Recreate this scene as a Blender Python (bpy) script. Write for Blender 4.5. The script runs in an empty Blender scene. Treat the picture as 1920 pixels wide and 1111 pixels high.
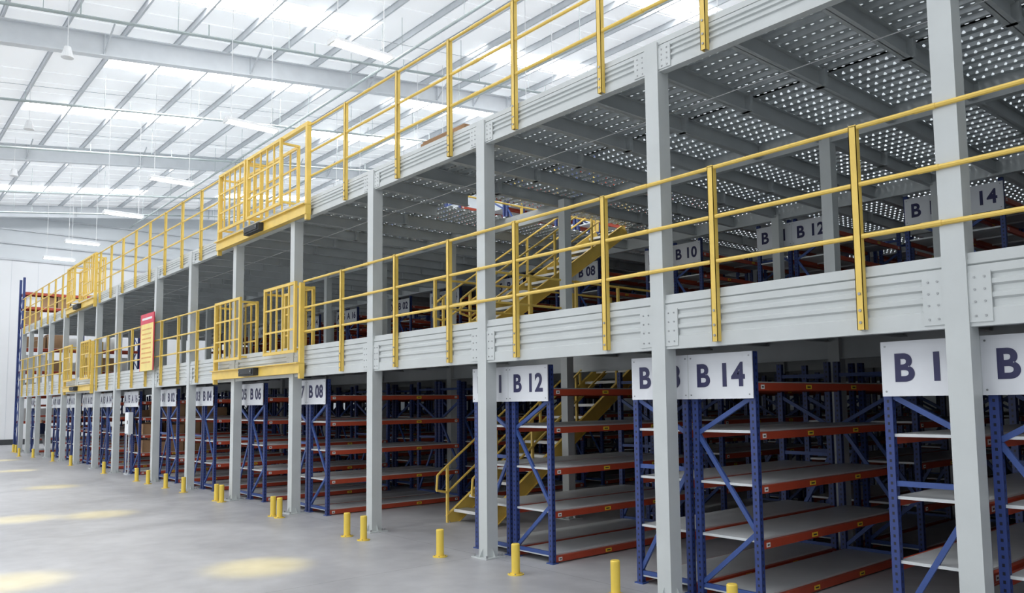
import bpy, math, random
from mathutils import Vector, Matrix
ZOOM=(960,555.5,1.0)
random.seed(7)
sc=bpy.context.scene
sc.view_settings.view_transform='Standard'
sc.view_settings.exposure=.13
COL=bpy.context.collection

# ------------------------------------------------------------------ materials
def mat(name,col,rough=.5,metal=0.,var=.06,scale=3.,bump=0.,bscale=40.,emit=0.,coat=0.):
    m=bpy.data.materials.new(name);m.use_nodes=True
    nt=m.node_tree;n=nt.nodes;l=nt.links;b=n['Principled BSDF']
    tc=n.new('ShaderNodeTexCoord');no=n.new('ShaderNodeTexNoise');no.inputs['Scale'].default_value=scale;no.inputs['Detail'].default_value=5
    l.new(tc.outputs['Object'],no.inputs['Vector'])
    r=n.new('ShaderNodeValToRGB');r.color_ramp.elements[0].position=.3;r.color_ramp.elements[1].position=.7
    r.color_ramp.elements[0].color=(*[max(0,c*(1-var)) for c in col],1);r.color_ramp.elements[1].color=(*[min(1,c*(1+var)) for c in col],1)
    l.new(no.outputs['Fac'],r.inputs['Fac']);l.new(r.outputs['Color'],b.inputs['Base Color'])
    b.inputs['Roughness'].default_value=rough;b.inputs['Metallic'].default_value=metal
    if coat:b.inputs['Coat Weight'].default_value=coat
    if bump:
        n2=n.new('ShaderNodeTexNoise');n2.inputs['Scale'].default_value=bscale;l.new(tc.outputs['Object'],n2.inputs['Vector'])
        bp=n.new('ShaderNodeBump');bp.inputs['Strength'].default_value=bump;bp.inputs['Distance'].default_value=.01
        l.new(n2.outputs['Fac'],bp.inputs['Height']);l.new(bp.outputs['Normal'],b.inputs['Normal'])
    if emit:
        l.new(r.outputs['Color'],b.inputs['Emission Color']);b.inputs['Emission Strength'].default_value=emit
    return m
M={}
M['steel']=mat('grey_painted_steel',(.55,.58,.58),.36,.0,.04,2.5)
M['galv']=mat('galvanized_steel',(.48,.51,.52),.38,.3,.12,6.)
M['beamin']=mat('inner_beam_steel',(.47,.50,.51),.40,.1,.06)
M['yellow']=mat('safety_yellow_paint',(.80,.56,.12),.4,0,.07,4.)
M['yellow2']=mat('bollard_yellow_paint',(.84,.61,.09),.45,0,.06,5.)
M['red']=mat('orange_red_beam_paint',(.44,.065,.03),.42,0,.08)
M['shelf']=mat('shelf_panel_grey',(.60,.63,.64),.4,.0,.05)
M['sign']=mat('sign_white_board',(.76,.78,.82),.35,0,.03)
M['navy']=mat('sign_navy_ink',(.018,.018,.085),.4,0,.02)
M['lblw']=mat('label_white',(.8,.8,.78),.5)
M['lbly']=mat('label_yellow',(.85,.6,.05),.5)
M['lblk']=mat('label_black_print',(.03,.03,.03),.5)
M['black']=mat('black_rubber',(.03,.033,.036),.6)
M['bolt']=mat('bolt_zinc',(.33,.34,.35),.3,.6)
M['wallw']=mat('wall_white_panel',(.84,.86,.88),.6,0,.02,.5)
M['wallg']=mat('wall_grey_cladding',(.70,.74,.77),.6,0,.03,.5)
M['rafter']=mat('rafter_grey_paint',(.76,.79,.82),.45,0,.03)
M['purlin']=mat('purlin_steel',(.62,.65,.68),.45,.1,.05)
M['roof']=mat('roof_insulation_added_glow',(.88,.90,.92),.5,0,.03,1.,emit=.31)  # emission added so the unlit ceiling sheet reads brighter
M['sky']=mat('skylight_translucent_panel',(1,1,1),.5,0,.0,emit=10.)
M['lamp']=mat('lamp_tube_glow',(1,1,1),.5,0,0,emit=9.)
M['lampbody']=mat('lamp_body_white',(.82,.83,.84),.4)
M['pipe']=mat('pipe_galvanized',(.46,.52,.52),.4,.2)
M['carton']=mat('cardboard',(.36,.22,.12),.8,0,.12)
M['dark']=mat('dark_trim',(.05,.055,.06),.6)
M['redsign']=mat('notice_red',(.65,.06,.10),.5)
M['ysign']=mat('notice_yellow',(.85,.69,.24),.5)
M['ochre']=mat('notice_print',(.68,.28,.10),.5)
M['tread']=mat('stair_tread_steel',(.45,.46,.44),.45,.3)

def upright_mat():
    m=mat('blue_upright_paint',(.028,.052,.20),.42,0,.08);nt=m.node_tree;n=nt.nodes;l=nt.links;b=n['Principled BSDF']
    uv=n.new('ShaderNodeUVMap');sp=n.new('ShaderNodeSeparateXYZ');l.new(uv.outputs[0],sp.inputs[0])
    def mt(op,a,bv):
        q=n.new('ShaderNodeMath');q.operation=op;l.new(a,q.inputs[0]);q.inputs[1].default_value=bv;return q.outputs[0]
    fr=mt('FRACT',mt('MULTIPLY',sp.outputs[1],16.),0);a=mt('COMPARE',fr,.5);a.node.inputs[2].default_value=.2
    c=mt('COMPARE',sp.outputs[0],.5);c.node.inputs[2].default_value=.14
    x=n.new('ShaderNodeMath');x.operation='MULTIPLY';l.new(a,x.inputs[0]);l.new(c,x.inputs[1])
    mx=n.new('ShaderNodeMix');mx.data_type='RGBA';l.new(x.outputs[0],mx.inputs[0])
    src=b.inputs['Base Color'].links[0].from_socket;l.new(src,mx.inputs[6]);mx.inputs[7].default_value=(.006,.008,.02,1)
    l.new(mx.outputs[2],b.inputs['Base Color']);return m
M['blue']=upright_mat()
M['blueb']=mat('blue_brace_paint',(.038,.08,.27),.42,0,.06)

def perf_mat():
    m=mat('perforated_deck_sheet',(.54,.58,.60),.35,.4,.1,8.);nt=m.node_tree;n=nt.nodes;l=nt.links;b=n['Principled BSDF'];out=n['Material Output']
    tc=n.new('ShaderNodeTexCoord');sp=n.new('ShaderNodeSeparateXYZ');l.new(tc.outputs['Object'],sp.inputs[0])
    def cell(s,k,off=0.):
        a=n.new('ShaderNodeMath');a.operation='MULTIPLY_ADD';a.inputs[1].default_value=k;a.inputs[2].default_value=off;l.new(s,a.inputs[0])
        f=n.new('ShaderNodeMath');f.operation='FRACT';l.new(a.outputs[0],f.inputs[0])
        c=n.new('ShaderNodeMath');c.operation='SUBTRACT';c.inputs[1].default_value=.5;l.new(f.outputs[0],c.inputs[0])
        p=n.new('ShaderNodeMath');p.operation='POWER';p.inputs[1].default_value=2;l.new(c.outputs[0],p.inputs[0]);return p.outputs[0]
    ax=cell(sp.outputs[0],1/.10);ay=cell(sp.outputs[1],1/.1,-.6+.03)
    mu=n.new('ShaderNodeMath');mu.operation='MULTIPLY';mu.inputs[1].default_value=2.;l.new(ay,mu.inputs[0])
    ad=n.new('ShaderNodeMath');ad.operation='ADD';l.new(ax,ad.inputs[0]);l.new(mu.outputs[0],ad.inputs[1])
    lt=n.new('ShaderNodeMath');lt.operation='LESS_THAN';lt.inputs[1].default_value=.042;l.new(ad.outputs[0],lt.inputs[0])
    tr=n.new('ShaderNodeBsdfTransparent');mx=n.new('ShaderNodeMixShader');l.new(lt.outputs[0],mx.inputs[0]);l.new(b.outputs[0],mx.inputs[1]);l.new(tr.outputs[0],mx.inputs[2]);l.new(mx.outputs[0],out.inputs[0])
    return m
M['perf']=perf_mat()

def floor_mat():
    m=bpy.data.materials.new('polished_concrete');m.use_nodes=True;nt=m.node_tree;n=nt.nodes;l=nt.links;b=n['Principled BSDF']
    tc=n.new('ShaderNodeTexCoord')
    def noise(s,d,dist=0):
        q=n.new('ShaderNodeTexNoise');q.inputs['Scale'].default_value=s;q.inputs['Detail'].default_value=d;q.inputs['Distortion'].default_value=dist;l.new(tc.outputs['Object'],q.inputs['Vector']);return q
    a=noise(.45,8,.6);c=noise(3.,6);
    mx=n.new('ShaderNodeMath');mx.operation='MULTIPLY_ADD';mx.inputs[1].default_value=.35;l.new(c.outputs['Fac'],mx.inputs[0])
    m2=n.new('ShaderNodeMath');m2.operation='MULTIPLY';m2.inputs[1].default_value=.65;l.new(a.outputs['Fac'],m2.inputs[0]);l.new(m2.outputs[0],mx.inputs[2])
    r=n.new('ShaderNodeValToRGB');r.color_ramp.elements[0].position=.38;r.color_ramp.elements[1].position=.62
    r.color_ramp.elements[0].color=(.35,.353,.37,1);r.color_ramp.elements[1].color=(.48,.483,.50,1)
    l.new(mx.outputs[0],r.inputs[0])
    br=n.new('ShaderNodeTexBrick');br.offset=0;br.inputs['Scale'].default_value=1.;br.inputs['Brick Width'].default_value=6.;br.inputs['Row Height'].default_value=6.;br.inputs['Mortar Size'].default_value=.006
    br.inputs['Color1'].default_value=(1,1,1,1);br.inputs['Color2'].default_value=(.97,.97,.97,1);br.inputs['Mortar'].default_value=(.6,.6,.6,1);l.new(tc.outputs['Object'],br.inputs['Vector'])
    mm=n.new('ShaderNodeMix');mm.data_type='RGBA';mm.blend_type='MULTIPLY';mm.inputs[0].default_value=1;l.new(r.outputs[0],mm.inputs[6]);l.new(br.outputs['Color'],mm.inputs[7])
    l.new(mm.outputs[2],b.inputs['Base Color'])
    rr=n.new('ShaderNodeMapRange');rr.inputs[3].default_value=.3;rr.inputs[4].default_value=.55;l.new(a.outputs['Fac'],rr.inputs[0]);l.new(rr.outputs[0],b.inputs['Roughness'])
    return m
M['floor']=floor_mat()

# ------------------------------------------------------------------ mesh builder
class MB:
    def __init__(s):s.v=[];s.f=[];s.m=[];s.uv=[];s.mats=[]
    def mi(s,k):
        if k not in s.mats:s.mats.append(k)
        return s.mats.index(k)
    def face(s,idx,k,uv=None):
        s.f.append(idx);s.m.append(s.mi(k));s.uv.append(uv or [(0,0)]*len(idx))
    def box(s,x0,x1,y0,y1,z0,z1,k):
        b=len(s.v);s.v+=[(x0,y0,z0),(x1,y0,z0),(x1,y1,z0),(x0,y1,z0),(x0,y0,z1),(x1,y0,z1),(x1,y1,z1),(x0,y1,z1)]
        q=[(0,z0),(1,z0),(1,z1),(0,z1)]
        s.face((b,b+3,b+2,b+1),k);s.face((b+4,b+5,b+6,b+7),k)
        s.face((b,b+1,b+5,b+4),k,q);s.face((b+1,b+2,b+6,b+5),k,q);s.face((b+2,b+3,b+7,b+6),k,q);s.face((b+3,b,b+4,b+7),k,q)
    def bar(s,p,q,w,h,k,up=(0,0,1)):
        p=Vector(p);q=Vector(q);d=(q-p).normalized();u=Vector(up)
        if abs(d.dot(u))>.99:u=Vector((0,1,0))
        r=d.cross(u).normalized();u=r.cross(d)
        b=len(s.v)
        for c in (p,q):
            for i,j in ((-1,-1),(1,-1),(1,1),(-1,1)):s.v.append(tuple(c+r*(w/2*i)+u*(h/2*j)))
        s.face((b,b+1,b+2,b+3),k);s.face((b+7,b+6,b+5,b+4),k)
        for i in range(4):
            j=(i+1)%4;s.face((b+i,b+4+i,b+4+j,b+j),k)
    def tube(s,p,q,r,k,n=8,r2=None):
        p=Vector(p);q=Vector(q);d=(q-p).normalized();u=Vector((0,0,1)) if abs(d.z)<.9 else Vector((0,1,0))
        a=d.cross(u).normalized();c=a.cross(d);b=len(s.v)
        for cc,rr in ((p,r),(q,r if r2 is None else r2)):
            for i in range(n):
                t=2*math.pi*i/n;s.v.append(tuple(cc+a*(rr*math.cos(t))+c*(rr*math.sin(t))))
        for i in range(n):
            j=(i+1)%n;s.face((b+i,b+j,b+n+j,b+n+i),k)
        s.face(tuple(b+i for i in range(n-1,-1,-1)),k);s.face(tuple(b+n+i for i in range(n)),k)
    def path(s,pts,r,k,n=8):
        for a,b in zip(pts,pts[1:]):s.tube(a,b,r,k,n)
    def sheetX(s,prof,x0,x1,k):
        b=len(s.v)
        for y,z in prof:s.v+=[(x0,y,z),(x1,y,z)]
        for i in range(len(prof)-1):
            a=b+2*i;s.face((a,a+1,a+3,a+2),k)
    def build(s,name,parent=None,loc=(0,0,0)):
        me=bpy.data.meshes.new(name);me.from_pydata(s.v,[],s.f)
        for k in s.mats:me.materials.append(M[k])
        me.polygons.foreach_set('material_index',s.m)
        uvl=me.uv_layers.new(name='UVMap');flat=[c for f in s.uv for p in f for c in p];uvl.data.foreach_set('uv',flat)
        me.update()
        o=bpy.data.objects.new(name,me);COL.objects.link(o);o.location=loc
        if parent:o.parent=parent
        return o
def empty(name,loc=(0,0,0)):
    o=bpy.data.objects.new(name,None);o.empty_display_size=.2;o.location=loc;COL.objects.link(o);return o
def inst(o,name,loc,parent=None):
    q=bpy.data.objects.new(name,o.data);q.location=loc;COL.objects.link(q)
    if parent:q.parent=parent
    return q

# ------------------------------------------------------------------ dimensions
S=2.937;XE=-41.6;XR=5*S-.1;L1=3.036;L1B=2.524;L2=5.788;L2B=5.472;DEP=18.0
colX=[5*S-.2,4*S,3*S,2*S,S,0.04,-S+.06,-2*S,-3*S,-4*S,-5*S,-6*S,-20.45,-24.5,-27.05,-29.8,-32.2,-35.0,-37.4,-39.6,-41.5]
rowsY=[0,3.6,7.2,10.8,14.4,18.0]

# ------------------------------------------------------------------ shell
b=MB();b.box(-50.2,15.2,-34,22,-.2,0,'floor');b.build('floor')
RZ=lambda y:13.45+.125*y
def roofz(y,off=0):return RZ(y)+off
b=MB()
b.box(-50.2,-50,-34,19.2,0,10.4,'wallw')
v=len(b.v);b.v+=[(-50,-24.4,10.4),(-50,19.2,10.4),(-50,19.2,roofz(19.2))];b.face((v,v+1,v+2),'wallg')
b.box(-50,-49.93,-24,19.2,10.35,10.45,'purlin')
for zz in (11.3,12.1,12.9):b.box(-50,-49.9,(zz-13.45)/.125+.4,19.2,zz-.04,zz+.04,'purlin')
for i in range(40):
    y=-32+i*1.3
    if y<19:b.box(-50,-49.985,y,y+.02,.2,10.35,'wallg')
b.build('wall_far')
b=MB();b.box(-50.0,-49.95,-34,19,0,.3,'dark');b.build('baseboard_far')
b=MB();b.box(-50,15,19,19.2,0,roofz(19.2),'wallg');b.build('wall_back')
b=MB();b.box(15,15.2,-1,19.2,0,roofz(-1),'wallg');b.build('added_light_block_wall')  # unseen wall added to keep world light out of the rack interiors
SW=.6
d0=[(-31,-22),(-14,-5),(-1.,6.2),(10.3,16.)]
sk=[(-1.5,d0),(-7.5,d0),(-13.6,d0),(-19.7,d0),(-25.8,[(-31,-22),(-14,-5),(-.4,7.),(10.3,16.)]),(-31.4,[(-31,-22),(-14,-6),(-1.8,4.6),(9.5,15.)]),(-38.7,d0),(-45.5,d0)]
b=MB()
def rquad(b,x0,x1,y0,y1,k,o=0):
    v=len(b.v);b.v+=[(x0,y0,roofz(y0,o)),(x1,y0,roofz(y0,o)),(x1,y1,roofz(y1,o)),(x0,y1,roofz(y1,o))];b.face((v,v+3,v+2,v+1),k)
xs=[15.2]
for x,_ in sk:xs+=[x+SW,x-SW]
xs.append(-50.2)
for i in range(0,len(xs),2):
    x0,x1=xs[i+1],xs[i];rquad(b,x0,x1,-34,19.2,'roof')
    n=int((x1-x0)/1.0)
    for j in range(1,n):
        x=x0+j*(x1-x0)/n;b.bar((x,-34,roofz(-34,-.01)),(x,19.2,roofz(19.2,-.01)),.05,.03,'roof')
for x,ys in sk:
    e=[-34]+[c for s in ys for c in s]+[19.2]
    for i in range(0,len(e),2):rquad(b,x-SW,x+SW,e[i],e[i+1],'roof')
b.build('ceiling')
b=MB()
for x,ys in sk:
    for y0,y1 in ys:rquad(b,x-SW,x+SW,y0,y1,'sky',.02)
b.build('skylight_strips')
b=MB()
y=-33.
while y<19:
    z=roofz(y);b.box(-50,14,y-.004,y+.004,z-.24,z-.02,'purlin');b.box(-50,14,y-.03,y+.03,z-.25,z-.235,'purlin');b.box(-50,14,y-.03,y+.03,z-.03,z-.015,'purlin');y+=1.55
for x in (-14,-20,-28.5,-34,-38,-43,-47):
    b.tube((x,-33,roofz(-33,-.2)),(x,19,roofz(19,-.2)),.012,'purlin',5)
b.build('ceiling_purlins')
for i,x in enumerate((3,-10,-23,-36,-48.8)):
    b=MB()
    for y0,y1,d0,d1 in ((-34,-12,.95,.7),(-12,10,.7,.6),(10,19,.6,.8)):
        p0=roofz(y0,-.27);p1=roofz(y1,-.27)
        b.bar((x,y0,p0),(x,y1,p1),.28,.03,'rafter');b.bar((x,y0,p0-d0),(x,y1,p1-d1),.28,.035,'rafter')
        v=len(b.v);b.v+=[(x,y0,p0),(x,y1,p1),(x,y1,p1-d1),(x,y0,p0-d0)];b.face((v,v+1,v+2,v+3),'rafter')
        for s in range(5):
            f=(s+.5)/5;yy=y0+(y1-y0)*f;zt=p0+(p1-p0)*f;dd=d0+(d1-d0)*f
            b.box(x-.12,x+.12,yy-.01,yy+.01,zt-dd,zt,'rafter')
            if i<4:
                b.bar((x,yy,zt-dd+.02),(x+.75,yy+.1,zt+.1),.04,.04,'purlin')
                b.bar((x,yy,zt-dd+.02),(x-.75,yy+.1,zt+.1),.04,.04,'purlin')
    b.build('roof_rafter')
b=MB()
def hang(x,y,z):b.tube((x,y,z),(x,y,roofz(y,-.1)),.01,'pipe',5)
for x,off in ((-19,-1.5),(-26.8,-1.3),(-32.6,-1.3),(-40.5,-1.3),(-45.5,-1.3)):
    b.tube((x,-30,roofz(-30,off)),(x,18,roofz(18,off)),.045,'pipe',8)
    y=-28.
    while y<18:
        hang(x,y,roofz(y,off));b.tube((x-.0,y+.8,roofz(y+.8,off)),(x,y+.8,roofz(y+.8,off)+.35),.018,'pipe',6);y+=3.1
for y,off in ((6.4,-1.35),(11.,-1.4)):
    b.tube((-49.4,y,roofz(y,off)),(10,y,roofz(y,off)),.045,'pipe',8)
    x=-48.
    while x<8:hang(x,y,roofz(y,off));x+=3.3
b.build('sprinkler_pipework')

# strip lights
b=MB()
b.box(-.14,.14,-.7,.7,0,.05,'lampbody');b.box(-.05,.05,-.68,.68,.05,.1,'lampbody')
for xx in (-.07,.07):b.tube((xx,-.66,-.03),(xx,.66,-.03),.025,'lamp',8)
b.box(-.15,.15,-.71,-.67,-.05,.06,'lampbody');b.box(-.15,.15,.67,.71,-.05,.06,'lampbody')
for yy in (-.55,.55):
    b.tube((0,yy,.1),(0,yy,3.95),.011,'lampbody',5)
lx=[-12.15,-18.1,-24.9,-30.9,-37.8,-42.9]
l0=b.build('hanging_strip_light',loc=(lx[0],1.57,9.5))
for x in lx[1:]+[-6.0]:inst(l0,'hanging_strip_light',(x,1.57,9.5))
for x in (-9,-15.2,-21.2,-27.4,-33.6,-39.8):inst(l0,'hanging_strip_light',(x,9.4,10.6))

# ------------------------------------------------------------------ mezzanine
mez=empty('mezzanine_platform')
b=MB();CW=.088
for x in colX:
    for y in rowsY:
        if y==3.6 and abs(x+3*S)<.1:xx=-7.58;yy=3.1
        else:xx=x;yy=y
        if yy==0: 
            b.box(xx-CW,xx+CW,-CW,CW,0.015,L2+.005,'steel')
        else:b.box(xx-.078,xx+.078,yy-.078,yy+.078,0.015,L2B+.1,'steel')
        b.box(xx-.16,xx+.16,yy-.16,yy+.16,0,.016,'steel')
        for sx,sy in ((1,0),(-1,0),(0,1),(0,-1)):
            v=len(b.v);px,py=sx*CW,sy*CW;qx,qy=sx*.15,sy*.15
            b.v+=[(xx+px,yy+py,.016),(xx+qx,yy+qy,.016),(xx+px,yy+py,.12)];b.face((v,v+1,v+2),'steel')
        for sx in (-1,1):
            for sy in (-1,1):b.tube((xx+sx*.125,yy+sy*.125,.016),(xx+sx*.125,yy+sy*.125,.045),.014,'bolt',6)
b.build('columns',mez)
b=MB()
def edge(xa,xb,z0,z1,y=0):
    h=z1-z0;g=-.042;f=-.062
    fr=[(f,0),(f,.25),(g,.28),(g,.38),(f,.41),(f,.47),(g,.5),(g,.58),(f,.61),(f,.67),(g,.70),(g,.75),(f,.78),(f,.9),(g,.91),(f,.93),(f,1)]
    prof=[(y+.03,z0+.02),(y+.03,z0),]+[(y+a,z0+t*h) for a,t in fr]+[(y+.05,z1)]
    b.sheetX(prof,xa,xb,'steel')
    b.box(xa,xb,y+.05,y+.055,z0+.01,z1-.005,'steel')
    for e,sg in ((xa,1),(xb,-1)):
        x0,x1=(e,e+.16*sg) if sg>0 else (e+.16*sg,e)
        b.box(x0,x1,y-.072,y-.055,z0+.06*h,z1-.2*h,'steel')
        for c in (.045,.115):
            for zz in (.15,.36,.54,.72):
                xx=e+sg*c;b.tube((xx,y-.078,z0+zz*h),(xx,y-.072,z0+zz*h),.009,'bolt',6)
for a,c in zip(colX[1:],colX[:-1]):
    edge(a+CW,c-CW,L1B,L1);edge(a+CW,c-CW,L2B,L2)
for z0,z1 in ((L1B,L1-.05),(L2B,L2-.06)):
    for y in rowsY[1:]:
        b.box(XE,XR,y-.004,y+.004,z0,z1,'beamin');b.box(XE,XR,y-.05,y+.05,z0,z0+.012,'beamin')
b.box(XE,XR,-.05,-.03,L2,L2+.045,'steel');b.box(XE,XR,-.05,-.03,L1,L1+.05,'steel')
b.build('edge_beams',mez)
b=MB();OP1=(-8.82,-7.66,1.2,5.6);OP2=(-9.83,-8.85,1.9,6.2)
n=int((XR-XE)/(S/3))
for i in range(n+1):
    x=XR+.1-i*S/3-.02
    for lev,(z0,z1),op in ((1,(L1-.28,L1-.06),OP1),(2,(L2-.27,L2-.07),OP2)):
        segs=[(.06,DEP)]
        if op[0]-.05<x<op[1]+.05:segs=[(.06,op[2]),(op[3],DEP)]
        for y0,y1 in segs:
            b.box(x-.004,x+.004,y0,y1,z0,z1,'beamin');b.box(x-.05,x+.05,y0,y1,z0,z0+.008,'beamin');b.box(x-.05,x+.05,y0,y1,z1-.008,z1,'beamin')
        for y in (1.8,5.4,9.,12.6):
            if not(op[0]-.3<x<op[1]+.3 and y<op[3]):b.box(x-.08,x+.08,y-.03,y+.03,z0+.0,z1,'galv')
b.build('joists',mez)
b=MB()
for x0,x1,y0,y1 in ((XE,XR,.05,OP1[2]),(XE,OP1[0],OP1[2],OP1[3]),(OP1[1],XR,OP1[2],OP1[3]),(XE,XR,OP1[3],DEP)):
    b.box(x0,x1,y0,y1,L1-.06,L1-.01,'galv')
b.build('deck_floor',mez)
b=MB();P=.2
def corr(x0,x1,y0,y1):
    prof=[];y=y0
    zt=L2-.015;zb=L2-.06
    while y<y1-.01:
        prof+=[(y,zb),(y+.09,zb),(y+.105,zt),(y+.185,zt)];y+=P
    prof.append((min(y,y1+.05),zb));b.sheetX(prof,x0,x1,'perf')
for x0,x1,y0,y1 in ((XE,XR,.06,OP2[2]),(XE,OP2[0],OP2[2],OP2[3]),(OP2[1],XR,OP2[2],OP2[3]),(XE,XR,OP2[3],DEP)):corr(x0,x1,y0,y1)
b.build('perforated_deck',mez)
b=MB();b.tube((XE,.2,5.1),(XR,.2,5.1),.005,'bolt',5);b.build('cable',mez)

# ------------------------------------------------------------------ guardrails
def guard(name,posts,zt,rails,zb,breaks):
    g=empty(name);b=MB();yp=-.1
    for x in posts:
        b.box(x-.032,x+.032,yp-.025,yp-.019,zb,zt+.01,'yellow');b.box(x-.032,x-.026,yp-.025,yp+.035,zb,zt+.01,'yellow');b.box(x+.026,x+.032,yp-.025,yp+.035,zb,zt+.01,'yellow')
        b.box(x-.032,x+.032,yp-.025,yp+.035,zt+.005,zt+.02,'yellow')
        for zz in (zb+.06,zb+.16,zb+.3):b.tube((x,yp-.035,zz),(x,yp-.024,zz),.013,'bolt',6)
    b.build('posts',g)
    b=MB()
    for x0,x1 in breaks:
        for z in rails:
            b.tube((x0,yp,z),(x1,yp,z),.021,'yellow',8)
            x=x1
            while x>x0:b.tube((x-.08,yp,z),(x+.08,yp,z),.025,'yellow',8);x-=S
    b.build('rails',g)
pr=[13.9,12.5,11.05,9.6,8.13,6.67,5.2,3.72,2.24,.77]
p1=pr+[-.69,-2.14,-3.6,-5.15,-6.6,-8.02,-9.75]+[-16.98-1.40*i for i in range(8)]+[-32.6-1.4*i for i in range(7)]
guard('mezzanine_guardrail',p1,4.27,(4.27,3.78,3.34),2.56,[(-11.2,XR),(-27.15,-15.6),(XE,-31.35)])
p2=pr+[-.7,-2.17,-3.6,-5.13,-6.57,-7.97,-9.65]+[-16.87-1.40*i for i in range(8)]+[-32.6-1.4*i for i in range(7)]
guard('mezzanine_guardrail',p2,7.17,(7.17,6.66,6.2),5.48,[(-11.0,XR),(-27.05,-15.5),(XE,-31.25)])
def leaf(b,x0,x1,z0,z1,y,nb=4):
    for xx in (x0,x1):b.bar((xx,y,z0),(xx,y,z1),.06,.05,'yellow')
    for zz in (z0+.03,z1-.03):b.bar((x0+.03,y,zz),(x1-.03,y,zz),.045,.055,'yellow')
    for f in (.33,.66):b.bar((x0+.03,y,z0+(z1-z0)*f),(x1-.03,y,z0+(z1-z0)*f),.026,.035,'yellow')
    for i in range(1,nb+1):
        xx=x0+(x1-x0)*i/(nb+1);b.bar((xx,y,z0+.05),(xx,y,z1-.05),.03,.03,'yellow')
def gate(x0,x1,zb,zt,leaves,lvl):
    b=MB();y=-.16
    b.box(x0,x1,y-.05,y+.06,zb-.02,zb+.16,'yellow');b.box(x0,x1,y-.1,y+.06,zb+.155,zb+.175,'yellow')
    xm=(x0+x1)/2
    b.box(xm-.38,xm+.38,y-.16,y-.051,zb+.0,zb+.15,'black');b.box(xm-.33,xm+.33,y-.18,y-.16,zb+.03,zb+.13,'black')
    for sx in (-.3,.3):b.tube((xm+sx,y-.19,zb+.08),(xm+sx,y-.18,zb+.08),.02,'bolt',6)
    for xx in (x0+.04,x1-.04):
        b.bar((xx,y+.012,zb-.12),(xx,y+.012,zt-.04),.075,.085,'yellow')
    for a,c in leaves:
        leaf(b,a,c,zb+.36,zt,y-.05,4);leaf(b,a+.07,c-.07,zb+.36,zt-.06,y+.34,3)
        for xx in (a,c):
            for zz in (zb+.42,zt-.1):b.bar((xx,y-.02,zz),(xx,y+.32,zz),.04,.04,'yellow')
    if lvl==2:
        b.bar((x0,y+.012,zt),(x1,y+.012,zt),.075,.07,'yellow')
    return b.build('loading_gate')
gate(-15.6,-11.15,2.6,4.28,[(-15.42,-14.0),(-12.7,-11.33)],1)
gate(-15.5,-10.95,5.5,7.18,[(-15.32,-13.85),(-13.7,-12.05)],2)
gate(-31.4,-27.1,2.6,4.28,[(-31.22,-30),(-28.5,-27.28)],1)
gate(-31.3,-27.0,5.5,7.18,[(-31.12,-29.9),(-28.5,-27.18)],2)
b=MB();x0,x1=-21.3,-20.1;y=-.2
b.box(x0,x1,y-.01,y+.01,2.98,4.55,'ysign');b.box(x0,x1,y-.014,y-.01,4.27,4.55,'redsign')
b.box(x0+.15,x1-.15,y-.017,y-.014,4.38,4.44,'lblw')
random.seed(3)
for i in range(8):
    z=4.12-i*.13;xx=x0+.14
    while xx<x1-.2:
        w=random.uniform(.03,.06);b.box(xx,xx+w,y-.013,y-.01,z-.02,z+.02,'ochre');xx+=w+.04
for xx in (x0,x1):b.box(xx-.014,xx+.014,y-.015,y+.012,2.98,4.55,'redsign')
b.build('safety_notice_board')

# ------------------------------------------------------------------ racks
LV=[.1,.64,1.17,1.69,2.17]
def rack_mesh(nb):
    b=MB();H=2.47
    cols=[(-.03,-.72),(-.85,-1.54)]
    for i in range(nb):
        ya=i*3.6;yb=ya+2.95
        for xr,xl in cols:
            for y in (ya,yb):
                for x in (xr,xl):
                    b.box(x-.035,x+.035,y-.03,y+.03,.01,H,'blue');b.box(x-.06,x+.06,y-.05,y+.05,0,.012,'blueb')
                R,L=xr-.02,xl+.02
                zz=[(R,2.02,L,1.66),(L,1.64,R,.72),(R,.7,L,.14),(L,.12,R,.12),(L,2.3,R,2.3)] if xr>-.5 else [(L,2.02,R,1.66),(R,1.28,L,1.28),(R,1.24,L,.16),(L,.12,R,.12),(L,2.3,R,2.3)]
                for a,z0,c,z1 in zz:b.bar((a,y,z0),(c,y,z1),.03,.045,'blueb')
            for z in LV:
                for x in (xr+.01,xl-.01):
                    b.box(x-.025,x+.025,ya+.03,yb-.03,z-.085,z-.01,'red')
                b.box(xl+.02,xr-.02,ya-.01,yb+.01,z-.02,z+.005,'shelf')
                for j in range(1,4):
                    yy=ya+(yb-ya)*j/4;b.box(xl+.02,xr-.02,yy-.004,yy+.004,z-.045,z-.02,'shelf')
                for x,sg in ((xr+.036,1),(xl-.036,-1)):
                    for f,k,w in ((.035,'lblw',.06),(.33,'lbly',.11),(.66,'lbly',.11),(.965,'lblw',.06)):
                        yy=ya+(yb-ya)*f;xa,xb=(x-.002,x+.002)
                        b.box(xa,xb,yy-w/2,yy+w/2,z-.07,z-.027,k)
                        b.box(xa-.001*(-sg),xb+.001*sg,yy-w*.3,yy+w*.3,z-.056,z-.042,'lblk')
    return b
r4=rack_mesh(4).build('shelving_rack',loc=(.86,.3,0));r2me=rack_mesh(3)
rights=[12.6,9.7,6.75,3.8,.84,-1.98,-4.94,-7.9,-10.97,-13.8,-16.75,-19.5,-23.0,-26.0,-28.6,-31.3,-34.0,-36.6]
labels=[('B 23','B 24'),('B 21','B 22'),('B 19','B 20'),('B 17','B 18'),('B 15','B 16'),('B 13','B 14'),('B 11','B 12'),('B 09','B 10'),('B 07','B 08'),('B 05','B 06'),('B 03','B 04'),('B 01','B 02'),('A 15','A 16'),('A 13','A 14'),('A 11','A 12'),('A 09','A 10'),('A 07','A 08'),('A 05','A 06')]
curves={}
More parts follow.
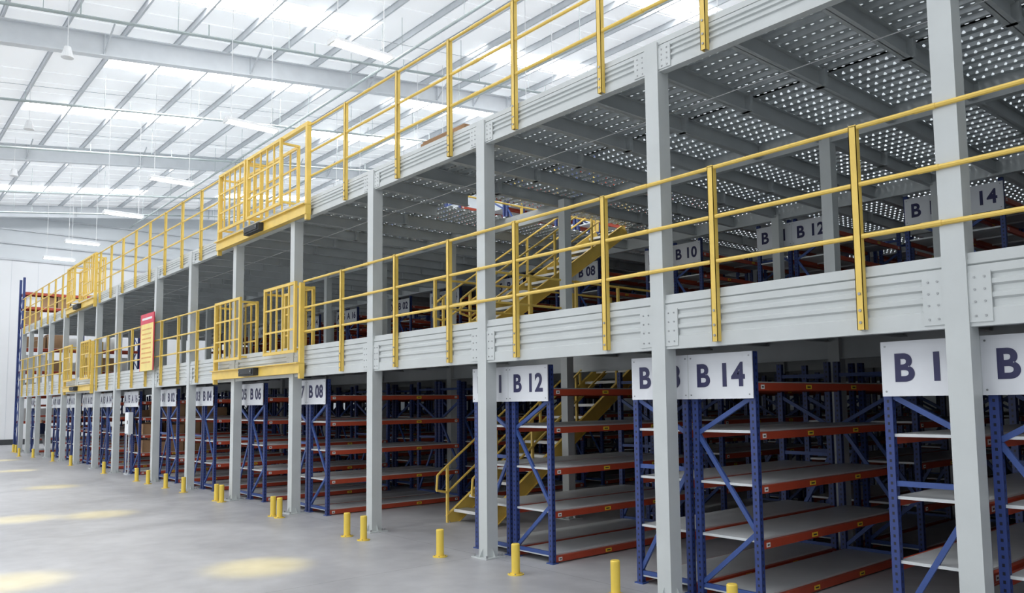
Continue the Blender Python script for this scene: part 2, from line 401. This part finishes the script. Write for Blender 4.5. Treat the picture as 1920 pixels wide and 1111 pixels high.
def text(s,parent,loc,size=.32):
    if s not in curves:
        c=bpy.data.curves.new('lettering_'+s,'FONT');c.body=s;c.size=size;c.align_x='CENTER';c.align_y='CENTER';c.offset=.0095;c.extrude=.001;c.materials.append(M['navy']);c.space_character=1.06;curves[s]=c
    o=bpy.data.objects.new('lettering',curves[s]);COL.objects.link(o);o.parent=parent;o.location=loc;o.rotation_euler=(math.pi/2,0,0);o.scale=(.95,1,1)
sgn=MB();sgn.box(-1.535,0.02,-.006,.006,-.23,.23,'sign')
for x in (-1.5,-.79,-.72,-.02):
    for z in (-.19,.19):sgn.tube((x,-.009,z),(x,-.006,z),.009,'bolt',6)
sgn.box(-.76,-.75,-.0075,-.005,-.23,.23,'shelf')
sign0=None
def sign(x,y,z,lab):
    global sign0
    if sign0 is None:sign0=sgn.build('aisle_sign',loc=(x,y,z));o=sign0
    else:o=inst(sign0,'aisle_sign',(x,y,z))
    text(lab[0],o,(-1.14,-.009,-.005));text(lab[1],o,(-.36,-.009,-.005))
rk3=None
for x,lab in zip(rights,labels):
    if x==-7.9:
        rk3=r2me.build('shelving_rack',loc=(x,7.5,0))
    else:
        if x==-36.6:x=-39.7
        if x!=.84:inst(r4,'shelving_rack',(x,.3,0))
        sign(x,.22,2.24,lab)
for x,lab in zip(rights,labels):
    inst(rk3,'shelving_rack',(x,7.5,L1));sign(x,7.42,L1+2.17,lab)
for x in rights[8:12]:inst(rk3,'shelving_rack',(x,7.5,L2+.02))
def cartons(loc,lv,seed):
    random.seed(seed);b=MB()
    for z in lv:
        for xr,xl in ((-.06,-.69),(-.88,-1.5)):
            y=.1
            while y<2.5:
                w=random.uniform(.3,.5);h=random.uniform(.22,.4)
                if random.random()<.8:
                    b.box(xl+.03,xr-.02,y,y+w,z+.006,z+h,'carton');b.box(xl+.028,xr-.018,y+w*.45,y+w*.55,z+.01,z+h+.002,'carton')
                y+=w+.03
    b.build('cardboard_cartons',loc=loc)
cartons((-23.0,.3,0),LV[1:4],1)
b=MB()
for i in range(12):b.box(-8.1+.03*(i%2),-6.9-.02*(i%3),.4+.02*(i%3),1.2,i*.034,i*.034+.028,'carton')
b.build('flattened_cardboard_stack',loc=(0,0,L2+.0))

b=MB()
for y in (.0,2.6,5.2):
    for x in (-42.1,-43.1):b.box(x-.05,x+.05,y-.05,y+.05,0,8.3,'blue')
    z=.3
    while z<7.:b.bar((-42.1,y,z),(-43.1,y,z+.6),.03,.05,'blueb');b.bar((-43.1,y,z+.6),(-42.1,y,z+1.2),.03,.05,'blueb');z+=1.2
for z in (1.4,2.6,3.8,4.9,6.0,6.9,7.6):
    for x in (-42.1,-43.1):b.box(x-.03,x+.03,.05,5.15,z-.12,z,'red')
    b.box(-43.1,-42.1,.05,5.15,z,z+.02,'shelf')
b.build('pallet_rack')
random.seed(11);b=MB()
for z in (1.42,2.62,3.82,4.92,6.02,6.92):
    y=.15
    while y<4.2:
        w=random.uniform(.5,.85)
        b.box(-42.95,-42.2,y,y+w,z,z+random.uniform(.4,.75),'carton' if random.random()<.4 else 'lblw');y+=w+.06
b.build('palletized_cartons')
b=MB();b.box(-.2,.2,-.12,0,1.2,1.85,'wallg');b.box(-.18,.18,-.13,-.12,1.22,1.83,'wallw');b.box(.11,.13,-.145,-.13,1.5,1.6,'dark')
for xx in (-.15,.15):b.box(xx-.015,xx+.015,-.1,-.07,0,1.2,'purlin')
b.box(-.2,.2,-.13,-.03,0,.02,'purlin')
b.build('electrical_cabinet',loc=(-23.6,.2,0))

# ------------------------------------------------------------------ stairs (rise along +Y)
def stair(x0,x1,y0,y1,z0,z1):
    e=empty('staircase');b=MB();n=13
    dy=(y1-y0);dz=(z1-z0)
    for x in (x0,x1):
        b.bar((x,y0-.05,z0+.02),(x,y1,z1-.1),.012,.24,'yellow');
        nrm=Vector((0,-dz,dy)).normalized()*.12
        for s in (-1,1):
            a=Vector((x,y0-.05,z0+.02))+nrm*s;c=Vector((x,y1,z1-.1))+nrm*s;b.bar(a,c,.06,.012,'yellow')
    b.build('stringers',e);b=MB()
    for i in range(n):
        f=(i+.5)/n;y=y0+dy*f;z=z0+dz*(i+1)/(n+1)
        b.box(x0+.02,x1-.02,y-.14,y+.14,z-.03,z,'tread');b.box(x0+.02,x1-.02,y-.145,y-.135,z-.045,z+.004,'lblw')
    b.build('treads',e);b=MB()
    for x in (x0,x1):
        for h in (.95,.5):
            b.tube((x,y0-.1,z0+h),(x,y1,z1+h),.02,'yellow',8)
        b.path([(x,y0-.1,z0+.95),(x,y0-.3,z0+.8),(x,y0-.32,z0+.55),(x,y0-.1,z0+.5)],.02,'yellow')
        for i in range(5):
            f=i/4;y=y0-.1+(dy+.1)*f;z=z0+dz*f;b.bar((x,y,z-.0),(x,y,z+.95),.04,.04,'yellow')
    b.build('handrails',e)
stair(-8.72,-7.74,1.45,5.6,0,L1)
stair(-9.76,-8.92,2.1,6.2,L1,L2)
def well(op,z):
    b=MB();x0,x1,y0,y1=op;x0-=.03;x1+=.03
    for h in (1.1,.6,.25):
        b.path([(x0,y1,z+h),(x0,y0,z+h),(x1,y0,z+h),(x1,y1,z+h)],.02,'yellow')
    for x in (x0,x1):
        for i in range(5):
            y=y0+(y1-y0)*i/4;b.bar((x,y,z),(x,y,z+1.12),.045,.045,'yellow')
    b.build('stairwell_guardrail')
well(OP1,L1);well(OP2,L2)

# ------------------------------------------------------------------ bollards
b=MB();b.tube((0,0,.012),(0,0,.345),.05,'yellow2',20);b.tube((0,0,.345),(0,0,.355),.05,'yellow2',20,r2=.043);b.tube((0,0,0),(0,0,.012),.095,'yellow2',20)
for i in range(4):
    t=math.pi/4+i*math.pi/2;b.tube((.075*math.cos(t),.075*math.sin(t),.012),(.075*math.cos(t),.075*math.sin(t),.022),.009,'bolt',6)
bx=[(-3.34,-.31),(-1.88,-.35),(-4.82,-.42),(-6.34,-.44),(-8.19,-.53),(-8.68,-.54),(-11.37,-.44),(-11.65,-.44),(-14.5,-.34),(-14.8,-.34),(-17.07,-.3),(-18.42,-.3),(-19.91,-.3),(-20.96,-.3),(-24.5,-.3),(-29.1,-.3),(-32.2,-.3),(-35.6,-.4),(-36.9,-.7),(-40.5,-.3),(-41.2,-.3)]
b0=b.build('bollard',loc=(*bx[0],0))
for x in bx[1:]:inst(b0,'bollard',(*x,0))

# ------------------------------------------------------------------ person (walking, far end)
def person(loc,rz):
    V=[(0,0,.93),(0,0,1.12),(0,-.01,1.34),(0,.0,1.45),(0,-.02,1.53),(0,-.02,1.62),
       (.1,0,.9),(.11,-.12,.5),(.11,-.06,.1),(.11,-.2,.05),(-.1,0,.9),(-.11,.1,.5),(-.11,.3,.16),(-.11,.22,.05),
       (.19,0,1.38),(.24,.08,1.12),(.23,-.03,.9),(.23,-.06,.8),(-.19,0,1.38),(-.24,-.08,1.12),(-.23,-.2,.92),(-.23,-.25,.84)]
    E=[(0,1),(1,2),(2,3),(3,4),(4,5),(0,6),(6,7),(7,8),(8,9),(0,10),(10,11),(11,12),(12,13),(2,14),(14,15),(15,16),(16,17),(2,18),(18,19),(19,20),(20,21)]
    R=[.15,.13,.16,.065,.085,.09,.095,.065,.045,.04,.095,.065,.045,.04,.065,.05,.035,.03,.065,.05,.035,.03]
    me=bpy.data.meshes.new('walking_person');me.from_pydata(V,E,[]);o=bpy.data.objects.new('walking_person',me);COL.objects.link(o)
    o.modifiers.new('skin','SKIN')
    for i,r in enumerate(R):me.skin_vertices[0].data[i].radius=(r,r*.8 if i in(0,1,2) else r)
    me.skin_vertices[0].data[0].use_root=True
    sb=o.modifiers.new('sub','SUBSURF');sb.levels=2;sb.render_levels=2
    m=bpy.data.materials.new('clothing');m.use_nodes=True;n=m.node_tree.nodes;l=m.node_tree.links;b=n['Principled BSDF']
    tc=n.new('ShaderNodeTexCoord');sp=n.new('ShaderNodeSeparateXYZ');l.new(tc.outputs['Object'],sp.inputs[0]);r=n.new('ShaderNodeValToRGB');r.color_ramp.interpolation='CONSTANT'
    mr=n.new('ShaderNodeMath');mr.operation='DIVIDE';mr.inputs[1].default_value=2.;l.new(sp.outputs[2],mr.inputs[0]);l.new(mr.outputs[0],r.inputs[0])
    e=r.color_ramp.elements;e[0].position=0;e[0].color=(.02,.02,.02,1);e[1].position=.045;e[1].color=(.25,.25,.27,1)
    for p,c in ((.47,(.02,.03,.09)),(.73,(.5,.3,.2)),(.83,(.015,.012,.01))):
        q=e.new(p);q.color=(*c,1)
    l.new(r.outputs[0],b.inputs['Base Color']);b.inputs['Roughness'].default_value=.8;me.materials.append(m)
    o.location=loc;o.rotation_euler=(0,0,rz);o.scale=(.93,.93,.93)
person((-38.15,.28,0.0),math.radians(-60))

# ------------------------------------------------------------------ added spots standing in for sunlight pools on the floor
def spot(x,y,size,en):
    e=empty('added_sun_pool_spot',(x,y,11.3))
    b=MB();b.tube((0,0,0),(0,0,.3),.16,'lampbody',16,r2=.08);b.tube((0,0,.3),(0,0,1.6),.01,'lampbody',6);b.build('made_up_housing',e)  # made-up fixture body around the added spot
    d=bpy.data.lights.new('beam','SPOT');d.energy=en;d.spot_size=math.radians(size);d.spot_blend=1;d.color=(1,.76,.03);d.shadow_soft_size=.08
    o=bpy.data.objects.new('beam',d);COL.objects.link(o);o.parent=e;o.location=(0,0,-.1)
for x,y in ((-7.4,-2.45),(-14.3,-2.7),(-14.7,-3.9),(-21.,-2.3),(-28,-2.1),(-34.6,-1.6),(-8.6,-4.9)):
    spot(x,y,8.,4200)

# ------------------------------------------------------------------ world + camera
w=bpy.data.worlds.new('World');sc.world=w;w.use_nodes=True
bg=w.node_tree.nodes['Background'];bg.inputs[0].default_value=(.91,.96,1,1);bg.inputs[1].default_value=1.0
yaw,pit,roll=[math.radians(a) for a in (41.001,4.776,-.7251)]
F0=Vector((-math.cos(yaw),math.sin(yaw),0));R=Vector((math.sin(yaw),math.cos(yaw),0));Z=Vector((0,0,1))
F=F0*math.cos(pit)+Z*math.sin(pit);U=Z*math.cos(pit)-F0*math.sin(pit)
R2=R*math.cos(roll)+U*math.sin(roll);U2=U*math.cos(roll)-R*math.sin(roll)
cd=bpy.data.cameras.new('camera');cam=bpy.data.objects.new('camera',cd);COL.objects.link(cam)
mt=Matrix((R2,U2,-F)).transposed().to_4x4();mt.translation=Vector((2.427,-6.466,2.0));cam.matrix_world=mt
zx,zy,zf=ZOOM
cd.sensor_width=36;cd.lens=1484.5/1920*36*zf;cd.shift_x=(zx-992.3)/1920*zf;cd.shift_y=(629.4-zy)/1920*zf;cd.clip_end=300
sc.camera=cam
